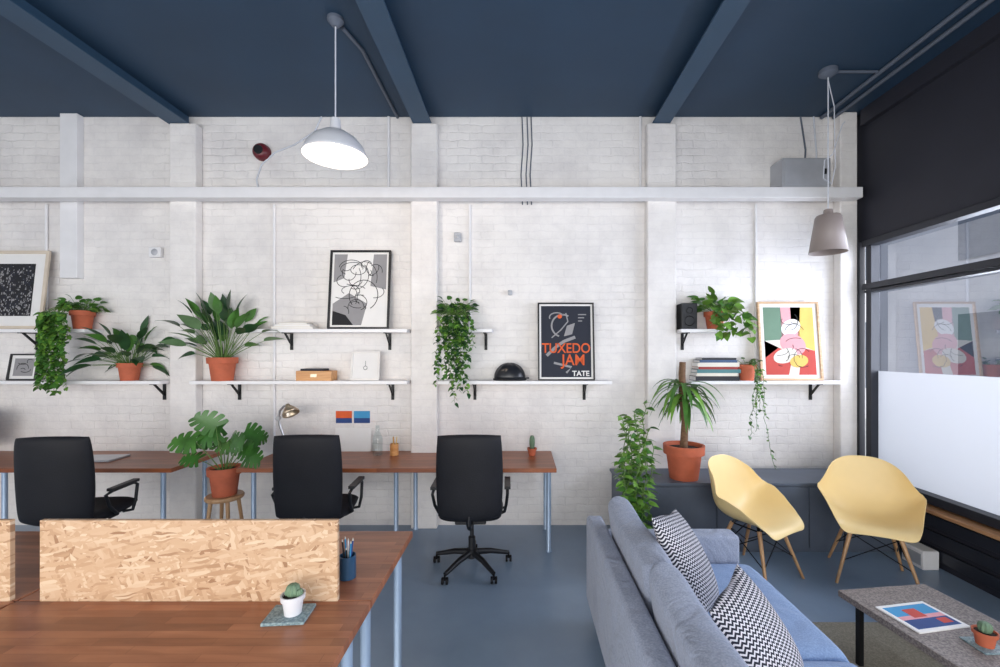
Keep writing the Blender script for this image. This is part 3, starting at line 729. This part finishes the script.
for w,h,mt,lb in bk:
    g=G(); d=.16; g.box(-w/2,w/2,-d/2,d/2,0,.004,0); g.box(-w/2,w/2,-d/2,d/2,h-.004,h,0); g.box(-w/2,w/2,-d/2,-d/2+.004,.004,h-.004,0); g.box(-w/2+.004,w/2-.004,-d/2+.004,d/2-.004,.004,h-.004,1)
    build('book',g,[mt,M['paper']],loc=(1.90+random.uniform(-.012,.012),4.3,z),label=lb,cat='book',group='books piled on lower shelf'); z+=h
r=root('wooden_box','small pine box with a divider on shelf','box',(-1.98,4.29,LO))
g=G(); g.box(-.17,.17,-.07,.07,0,.01); g.box(-.17,.17,-.07,-.06,.01,.095); g.box(-.17,.17,.06,.07,.01,.095); g.box(-.17,-.16,-.06,.06,.01,.095); g.box(.16,.17,-.06,.06,.01,.095)
build('body',g,M['woodbox'],parent=r,bevel=.002); build('label_plate',G().box(-.03,.03,-.073,-.0705,.035,.065),M['brass'],parent=r)
build('dark_case',G().box(-.12,.10,-.066,.066,.0,.02),M['darkwall'],loc=(-1.99,4.29,LO+.0955),label='dark slim case resting on pine box',cat='case',bevel=.004)
r=root('bicycle_helmet','black bicycle helmet resting on white shelf','helmet',(-.10,4.29,LO))
g=G()
def hf(a,b_):
    q=2*math.pi*a; t=b_*math.pi/2; rr=math.cos(t)
    rib=1+.025*math.cos(q*8)*math.sin(t*2)
    return (.15*rr*math.cos(q)*rib,.1*rr*math.sin(q)*rib,.02+.15*math.sin(t)*rib)
g.grid(hf,48,12); build('shell',g,M['helmet'],parent=r,solid=.006)
build('rim',G().tube([(.152*math.cos(q),.101*math.sin(q),.012) for q in [2*math.pi*i/40 for i in range(41)]],.012,8),M['blackplastic'],parent=r)
build('visor',G().box(.12,.19,-.05,.05,.02,.028),M['blackplastic'],parent=r,bevel=.003)
r=root('speaker','small black speaker standing on short shelf','speaker',(1.63,4.3,UP))
build('cabinet',G().box(-.075,.075,-.07,.07,0,.25),M['blackplastic'],parent=r,bevel=.006)
for zz,rr in ((.08,.05),(.18,.03)):
    build('driver',G().lathe([(0,.012),(rr*.35,.008),(rr*.45,.014),(rr*.85,.0),(rr,-.004),(rr,.004)],28,(0,-.07,zz),axis='Y'),M['wire'],parent=r)

# ------------------------------------------------------------ bench
r=root('storage_bench','long slate-grey storage bench against brick wall','bench',(2.11,4.09,0))
build('top',G().box(-1.24,1.18,-.30,.185,.575,.60),M['bench'],parent=r,bevel=.003)
build('body',G().box(-1.22,1.18,-.285,.185,0,.574),M['bench'],parent=r,bevel=.002)
for k in range(3):
    x0=-1.21+k*.797; build('door',G().box(x0+.004,x0+.785,-.298,-.2855,.04,.565),M['bench'],parent=r,bevel=.002)

# ------------------------------------------------------------ shared tables
def stable(x1,y0,y1,label):
    desk(x1-1.40,x1,y0,y1,.745,.034,M['tablewood'],[(x1-.055,y0+.09),(x1-.055,y1-.1),(x1-1.34,y0+.09),(x1-1.34,y1-.1)],label,'work_table',.021,'shared work tables')
stable(-.59,1.745,2.42,'wooden work table with grey-blue legs and pen holder')
stable(-.59,1.05,1.740,'wooden work table with grey-blue legs and small cactus')
stable(-2.0,1.745,2.42,'wooden work table with grey-blue legs behind divider')
stable(-2.0,1.05,1.740,'wooden work table with grey-blue legs in front of divider')
for x0,x1 in ((-1.895,-.72),(-3.2,-2.012)):
    cx=(x0+x1)/2
    build('desk_divider',G().box(x0-cx,x1-cx,-.009,.009,0,.32),M['osb'],loc=(cx,1.745,.7455),label='chipboard privacy divider standing between work tables',cat='divider',group='desk dividers',bevel=.001)
build('coaster',G().box(-.075,.075,-.06,.06,0,.012),M['slate'],loc=(-.86,1.64,.7455),rot=(0,0,.08),label='blue-grey slate coaster under small cactus',cat='coaster',bevel=.002)

# ------------------------------------------------------------ office chairs
oc=root('office_chair','black office chair with armrests tucked at desk','chair',(-.385,3.5,0),(0,0,R(2)),group='black office chairs')
build('seat',G().pad(.5,.48,.11,k=.15,p=5,plane='XY',c=(0,.05,.48)),M['leather'],parent=oc)
build('seat_pan',G().box(-.12,.12,-.12,.18,.40,.44),M['blackplastic'],parent=oc,bevel=.01)
g=G(); g.pad(.50,.65,.085,k=.12,p=6,e=.40,bend=.05,bendz=-.008,c=(0,-.215,.815),n=22)
build('backrest',g,M['leather'],parent=oc,rot=(R(3),0,0))
build('back_brace',G().tube([(0,.05,.41),(0,-.2,.41),(0,-.27,.46),(0,-.262,.6)],[.02,.02,.02,.018],10),M['blackplastic'],parent=oc)
build('gas_lift',G().lathe([(.0,.08),(.028,.08),(.028,.25),(.016,.26),(.016,.40),(0,.40)],20,(0,.03,0)),M['blackplastic'],parent=oc)
for sx in (-1,1):
    g=G()
    g.tube([(sx*.2,.15,.43),(sx*.27,.15,.44),(sx*.285,.16,.52),(sx*.285,.18,.64),(sx*.285,.14,.665),(sx*.285,-.08,.665),(sx*.285,-.15,.65),(sx*.275,-.1,.55),(sx*.262,.0,.46),(sx*.2,.0,.43)],.012,10)
    g.box(sx*.285-.024,sx*.285+.024,-.11,.17,.668,.69)
    build('armrest',g,M['blackplastic'],parent=oc,bevel=.004)
base=build('wheel_base',(lambda g:[g.tube([(0,.03,.13),(math.cos(a)*.15,.03+math.sin(a)*.15,.115),(math.cos(a)*.31,.03+math.sin(a)*.31,.075)],[.026,.022,.016],10) for a in [R(18+72*k) for k in range(5)]] and g)(G().lathe([(0,.09),(.045,.09),(.045,.15),(0,.15)],20,(0,.03,0))),M['blackplastic'],parent=oc)
for k in range(5):
    a=R(18+72*k); g=G(); x,y=math.cos(a)*.31,.03+math.sin(a)*.31
    for s in (-1,1): g.lathe([(0,-.009),(.024,-.009),(.027,-.004),(.027,.004),(.024,.009),(0,.009)],20,(x+s*.016,y,.027),axis='X')
    g.tube([(x,y,.03),(x,y,.075)],.008,8)
    build('castor',g,M['wire'],parent=base)
dup(oc,(-1.60,3.5,0),(0,0,R(4)))
dup(oc,(-3.42,3.42,0),(0,0,R(8)))

# ------------------------------------------------------------ moulded armchairs
def crm(tab,t):
    n=len(tab); i=next((k for k in range(n-1) if t<=tab[k+1][0]),n-2)
    t0,t1=tab[i][0],tab[i+1][0]; f=(t-t0)/(t1-t0)
    p=[tab[max(0,min(n-1,i+k))] for k in (-1,0,1,2)]
    return [0.5*((2*p[1][j])+(-p[0][j]+p[2][j])*f+(2*p[0][j]-5*p[1][j]+4*p[2][j]-p[3][j])*f*f+(-p[0][j]+3*p[1][j]-3*p[2][j]+p[3][j])*f**3) for j in range(1,len(tab[0]))]
prof=[(0,-.285,.405),(.06,-.262,.432),(.14,-.2,.442),(.3,-.06,.425),(.42,.06,.425),(.52,.14,.448),(.6,.19,.50),(.7,.228,.585),(.85,.27,.725),(1,.31,.865)]
wt=[(0,.19),(.06,.225),(.15,.255),(.3,.285),(.45,.31),(.6,.308),(.72,.285),(.84,.252),(.93,.218),(1,.17)]
# rim height follows one flowing curve: lift of the edge (forward, up, outward roll)
lift=[(0,0,-.03,0),(.1,-.005,.01,.0),(.2,-.015,.08,.004),(.32,-.03,.17,.016),(.44,-.06,.215,.026),(.56,-.09,.185,.024),(.7,-.115,.10,.016),(.82,-.11,.045,.008),(.92,-.085,.01,.004),(1,-.06,-.01,.0)]
def shell(u,v):
    u=u*2-1
    s=abs(u)
    lip=0.06*s**4; top=0.13*s**2.6
    vv=lip+(1-lip-top)*v
    y,z=crm(prof,vv); fy,fz,fx=crm(lift,vv)
    w=crm(wt,vv)[0]
    e=(1-math.cos(s*math.pi/2))**1.2
    x=w*math.copysign(math.sin(s*math.pi/2),u)+math.copysign(fx*s**8,u)
    return (x,y+fy*e,z+fz*e-.6*fx*s**14)
ec=root('moulded_armchair','cream-yellow moulded armchair with wooden dowel legs','chair',(1.82,3.44,0),(0,0,R(32)),group='moulded armchairs')
build('seat_shell',G().grid(shell,36,44),M['yellow'],parent=ec,solid=.006,subsurf=1,angle=180)
LG=[(-.14,-.13,-.25,-.25),(.14,-.13,.25,-.25),(-.13,.09,-.24,.22),(.13,.09,.24,.22)]
for x,y,X,Y in LG:
    build('leg',G().tube([(x,y,.40),(X,Y,0)],[.016,.010],14),M['paleoak'],parent=ec)
g=G()
def lp(i,z):
    x,y,X,Y=LG[i]; f=1-z/.40; return (x+(X-x)*f,y+(Y-y)*f,z)
for i,j in ((0,1),(2,3),(0,2),(1,3)):
    g.tube([lp(i,.36),lp(j,.16)],.004,6); g.tube([lp(j,.36),lp(i,.16)],.004,6)
for x,y,X,Y in LG: g.tube([(x*.8,y*.8,.425),(x,y,.385)],.012,8)
g.tube([(-.14,-.13,.395),(.14,-.13,.395),(.13,.09,.395),(-.13,.09,.395),(-.14,-.13,.395)],.006,6)
build('wire_brace',g,M['wire'],parent=ec)
dup(ec,(2.71,3.40,0),(0,0,R(-28)))

# ------------------------------------------------------------ sofa
so=root('sofa','grey-blue fabric sofa with loose cushions','sofa',(.895,1.87,0))
build('back_frame',G().box(-.465,-.36,-1.0,1.0,.13,.67),M['sofa'],parent=so,bevel=.025,seg=5)
build('base',G().box(-.36,.48,-.84,.84,.14,.30),M['sofa'],parent=so,bevel=.02)
for s in (-1,1):
    y0,y1=(.86,1.0) if s>0 else (-1.0,-.86)
    build('arm',G().box(-.36,.475,y0,y1,.13,.585),M['sofa'],parent=so,bevel=.025,seg=5)
for cy in (.424,-.424):
    build('seat_cushion',G().pad(.79,.845,.15,k=.02,p=14,e=.3,plane='XY',c=(.13,cy,.372),n=26),M['seatlit'],parent=so)
    build('back_cushion',G().pad(.845,.41,.15,k=.02,p=12,e=.33,plane='YZ',c=(0,0,0),n=26,sag=.024),M['sofa'],parent=so,loc=(-.272,cy,.635),rot=(0,R(-8),0))
for x,y in ((-.4,.93),(-.4,-.93),(.4,.93),(.4,-.93)):
    build('leg',G().lathe([(0,0),(.016,0),(.024,.13),(0,.13)],16,(x,y,0)),M['blackplastic'],parent=so)
def pillow(loc,rot,s):
    g=G(); g.pad(s,s,.15,k=-.0,p=2.4,e=.55,n=24,sag=.012)
    build('throw_pillow',g,M['zig'],loc=loc,rot=rot,label='black and white zigzag throw pillow on sofa',cat='pillow',group='patterned throw pillows')
pillow((.84,2.22,.69),(R(-32),R(12),R(56)),.46)
pillow((.91,1.68,.635),(R(-36),R(-2),R(50)),.41)

# ------------------------------------------------------------ rug, coffee table
build('rug',G().box(-.85,.72,-1.1,.75,0,.012),M['rug'],loc=(2.38,2.05,.0005),label='flat beige-olive rug under coffee table',cat='rug',bevel=.003)
ct=root('coffee_table','low coffee table with speckled stone top','table',(2.165,1.95,.0125),(0,0,R(7)))
build('tabletop',G().box(-.28,.28,-.6,.6,.325,.36),M['stone'],parent=ct,bevel=.004)
for x in (-.24,.24):
    for y in (-.5,.5): build('leg',G().box(x-.013,x+.013,y-.013,y+.013,0,.325),M['blackmetal'],parent=ct)
r=root('magazine','colourful magazine lying on stone-top coffee table','magazine',(2.05,2.25,.373),(0,0,R(10)))
build('pages',G().box(-.15,.15,-.11,.11,0,.008),M['paper'],parent=r,bevel=.001)
g=G(); g.box(-.13,.13,-.09,.09,.008,.0084,0); g.box(-.13,.13,-.02,.01,.0084,.0086,3); g.box(-.13,.13,-.09,-.02,.0084,.0087,2)
g.box(-.05,.03,-.01,.06,.0087,.009,1); g.box(.05,.11,-.07,-.03,.0087,.009,1)
build('cover_picture',g,[M['bluep'],M['redp'],M['darkblue'],M['pink']],parent=r)
build('coaster',G().box(-.06,.06,-.06,.06,0,.006),M['slate'],loc=(2.145,2.03,.373),label='grey coaster on coffee table',cat='coaster',bevel=.001)
cactus((2.145,2.03,.3795),.045,.065,.05,'round cactus in terracotta pot on coffee table',M['terra'])

# ------------------------------------------------------------ pendant lamps
r=root('pendant_lamp','lit white enamel dome pendant lamp','lamp',(-1.30,3.1,ZC))
build('canopy',G().lathe([(0,0),(.055,0),(.055,-.02),(.02,-.06),(0,-.06)],24),M['cord'],parent=r)
build('cord',G().tube([(0,0,-.05),(0,0,-.71)],.005,8),M['whitecord'],parent=r)
build('lamp_shade',G().lathe([(.012,-.705),(.03,-.71),(.034,-.76),(.04,-.79),(.085,-.81),(.145,-.85),(.19,-.905),(.21,-.955),(.217,-.975)],48),M['enamel'],parent=r,solid=.004)
build('bulb',G().lathe([(0,-.955),(.028,-.948),(.045,-.925),(.05,-.90),(.038,-.87),(.02,-.845),(.018,-.81)],28),M['bulb'],parent=r)
r=root('pendant_lamp','unlit taupe bucket-shaped pendant lamp','lamp',(2.57,3.67,ZC))
build('canopy',G().lathe([(0,0),(.07,0),(.07,-.03),(.03,-.06),(0,-.06)],24),M['cord'],parent=r)
build('cord',G().tube([(0,0,-.05),(0,0,-1.17)],.005,8),M['whitecord'],parent=r)
g=G(); g.tube([(.0,0,-.08),(.05,0,-.3),(.06,0,-.8),(.03,0,-.95),(-.04,0,-.9),(-.03,0,-.75),(.04,0,-.7),(.07,.0,-.6),(.12,0,-.45),(.14,.0,-.43)],.004,6)
build('loose_cable',g,M['whitecord'],parent=r)
build('lamp_shade',G().lathe([(.0,-1.165),(.03,-1.165),(.035,-1.2),(.085,-1.215),(.094,-1.23),(.138,-1.52)],40),M['taupe'],parent=r,solid=.004)
build('bulb',G().lathe([(0,-1.44),(.025,-1.43),(.04,-1.40),(.035,-1.35),(.02,-1.3),(.018,-1.2)],24),M['enamel'],parent=r)

# ------------------------------------------------------------ pipes, cables, gadgets
def pipe(pts,r,mat,label,name='conduit_pipe',cat='pipe',group=None,n=10):
    o=Vector(pts[0]); g=G().tube([Vector(p)-o for p in pts],r,n)
    return build(name,g,mat,loc=o,label=label,cat=cat,group=group)
wl='white painted conduit pipe fixed to brick wall'
for x,z0,z1 in ((-4.72,LO,3.199),(-2.45,.75,3.199),(-.50,1.95,3.199),(2.35,LO,3.199),(-1.31,3.3,4.075),(1.20,3.3,4.075)):
    pipe([(x,4.387,z0+.001),(x,4.387,z1)],.013,M['white'],wl,group='wall conduits')
for x in (.02,.07,.11):
    pipe([(x,4.394,4.079),(x+.01,4.394,3.8),(x-.01,4.394,3.5),(x+.005,4.394,3.2)],.006,M['cord'],'thin grey cable running down brick wall','wall_cable','cable','wall cables',6)
pipe([(-1.22,YB-.02,ZC-.014),(-1.22,3.4,ZC-.014),(-1.28,3.17,ZC-.014)],.014,M['cord'],'grey conduit pipe running along ceiling')
pipe([(3.0,YB-.02,ZC-.018),(3.0,YF,ZC-.018)],.018,M['cord'],'grey conduit pipe running along ceiling',group='ceiling conduits')
pipe([(3.12,YB-.02,ZC-.018),(3.12,YF,ZC-.018)],.018,M['cord'],'grey conduit pipe running along ceiling',group='ceiling conduits')
pipe([(2.65,3.67,ZC-.012),(2.98,3.67,ZC-.012)],.012,M['cord'],'short conduit feeding the pendant lamp')
pipe([(2.80,4.392,4.079),(2.85,4.392,3.75),(2.83,4.392,3.3)],.008,M['cord'],'grey cable hanging down beside brick pier','wall_cable','cable')
pipe([(2.93,4.392,4.079),(2.96,4.392,3.7),(2.95,4.392,3.3)],.008,M['whitecord'],'white cable hanging down beside brick pier','wall_cable','cable')
pipe([(-1.98,4.392,4.079),(-2.05,4.392,3.93),(-2.25,4.392,3.80),(-2.45,4.392,3.72),(-2.58,4.392,3.60),(-2.63,4.392,3.45),(-2.60,4.392,3.3)],.008,M['whitecord'],'white cable looping from ceiling to alarm','wall_cable','cable')
r=root('alarm_sounder','dark red fire alarm sounder on brick wall','alarm',(-2.57,YB,3.72))
build('housing',G().lathe([(0,-.08),(.045,-.08),(.066,-.066),(.08,-.045),(.084,-.0),(0,-.0)],32,axis='Y'),M['red'],parent=r)
build('grille',G().lathe([(0,-.095),(.04,-.093),(.045,-.08)],28,axis='Y'),M['blackplastic'],parent=r)
r=root('fuse_box','grey metal fuse box resting on ledge','box',(2.73,4.29,3.3005))
build('body',G().box(-.23,.23,-.10,.1095,0,.28),M['greybox'],parent=r,bevel=.006)
build('door',G().box(-.215,.215,-.108,-.101,.015,.265),M['greybox'],parent=r,bevel=.003)
build('latch',G().box(.16,.18,-.118,-.109,.12,.17),M['blackplastic'],parent=r)
def gadget(name,x,z,w,h,label,cat,m):
    rr=root(name,label,cat,(x,YB,z))
    build('body',G().box(-w/2,w/2,-.045,0,-h/2,h/2),m,parent=rr,bevel=.008)
    build('front_plate',G().lathe([(0,-.052),(w*.22,-.05),(w*.28,-.045)],18,axis='Y'),M['greybox'],parent=rr)
gadget('motion_sensor',-.62,2.87,.07,.09,'small white motion sensor on brick wall','sensor',M['greybox'])
gadget('junction_box',-3.62,2.72,.12,.10,'small white junction box on brick wall','junction box',M['white'])
gadget('wall_hook',-.10,2.32,.04,.05,'small grey wall fitting on brick wall','fitting',M['greybox'])
r=root('wall_heater','small white heater box beside dark baseboard','heater',(3.24,3.58,0))
build('body',G().box(-.05,.08,-.10,.10,0,.15),M['white'],parent=r,bevel=.01)
build('grille',G().box(-.054,-.0505,-.08,.08,.03,.12),M['greybox'],parent=r)

# ------------------------------------------------------------ lights
wd=bpy.data.worlds.new('World'); scn.world=wd; wd.use_nodes=True
bg=wd.node_tree.nodes['Background']; bg.inputs[0].default_value=(0.76,0.88,1.0,1); bg.inputs[1].default_value=1.10
def area(name,loc,rot,sx,sy,p,c):
    l=bpy.data.lights.new(name,'AREA'); l.shape='RECTANGLE'; l.size=sx; l.size_y=sy; l.energy=p; l.color=c
    o=bpy.data.objects.new(name,l); COL.objects.link(o); o.location=loc; o.rotation_euler=rot; return o
area('window_daylight',(XR+1.6,1.9,2.3),(0,R(82),0),3.4,6.0,1700,(0.99,0.985,1.0))
area('rear_fill_light',(-1.6,-2.4,1.5),(R(74),0,0),8,2.2,300,(1.0,0.94,0.87))  # added unseen fill behind the camera, no shopfront is modelled there
sl=bpy.data.lights.new('facade_fill_sun','SUN'); sl.energy=2.2; sl.angle=R(4)  # sun lamp added to brighten the facade and pavement outside
so_=bpy.data.objects.new('facade_fill_sun',sl); COL.objects.link(so_); so_.rotation_euler=Vector((0.8,-0.25,-0.62)).to_track_quat('-Z','Y').to_euler()
l=bpy.data.lights.new('pendant_glow','POINT'); l.energy=11; l.color=(1,.82,.64); l.shadow_soft_size=.04
o=bpy.data.objects.new('pendant_glow',l); COL.objects.link(o); o.location=(-1.30,3.1,3.06)

# ------------------------------------------------------------ camera
cam=bpy.data.cameras.new('camera'); co=bpy.data.objects.new('camera',cam); COL.objects.link(co)
cam.sensor_width=36; cam.sensor_fit='HORIZONTAL'; cam.lens=15.84; cam.clip_start=0.05
co.location=(0,0,1.73); co.rotation_euler=(R(90),0,0); cam.shift_x=-0.02; cam.shift_y=0.0185
scn.camera=co
scn.view_settings.view_transform='Standard'
scn.view_settings.look='None'
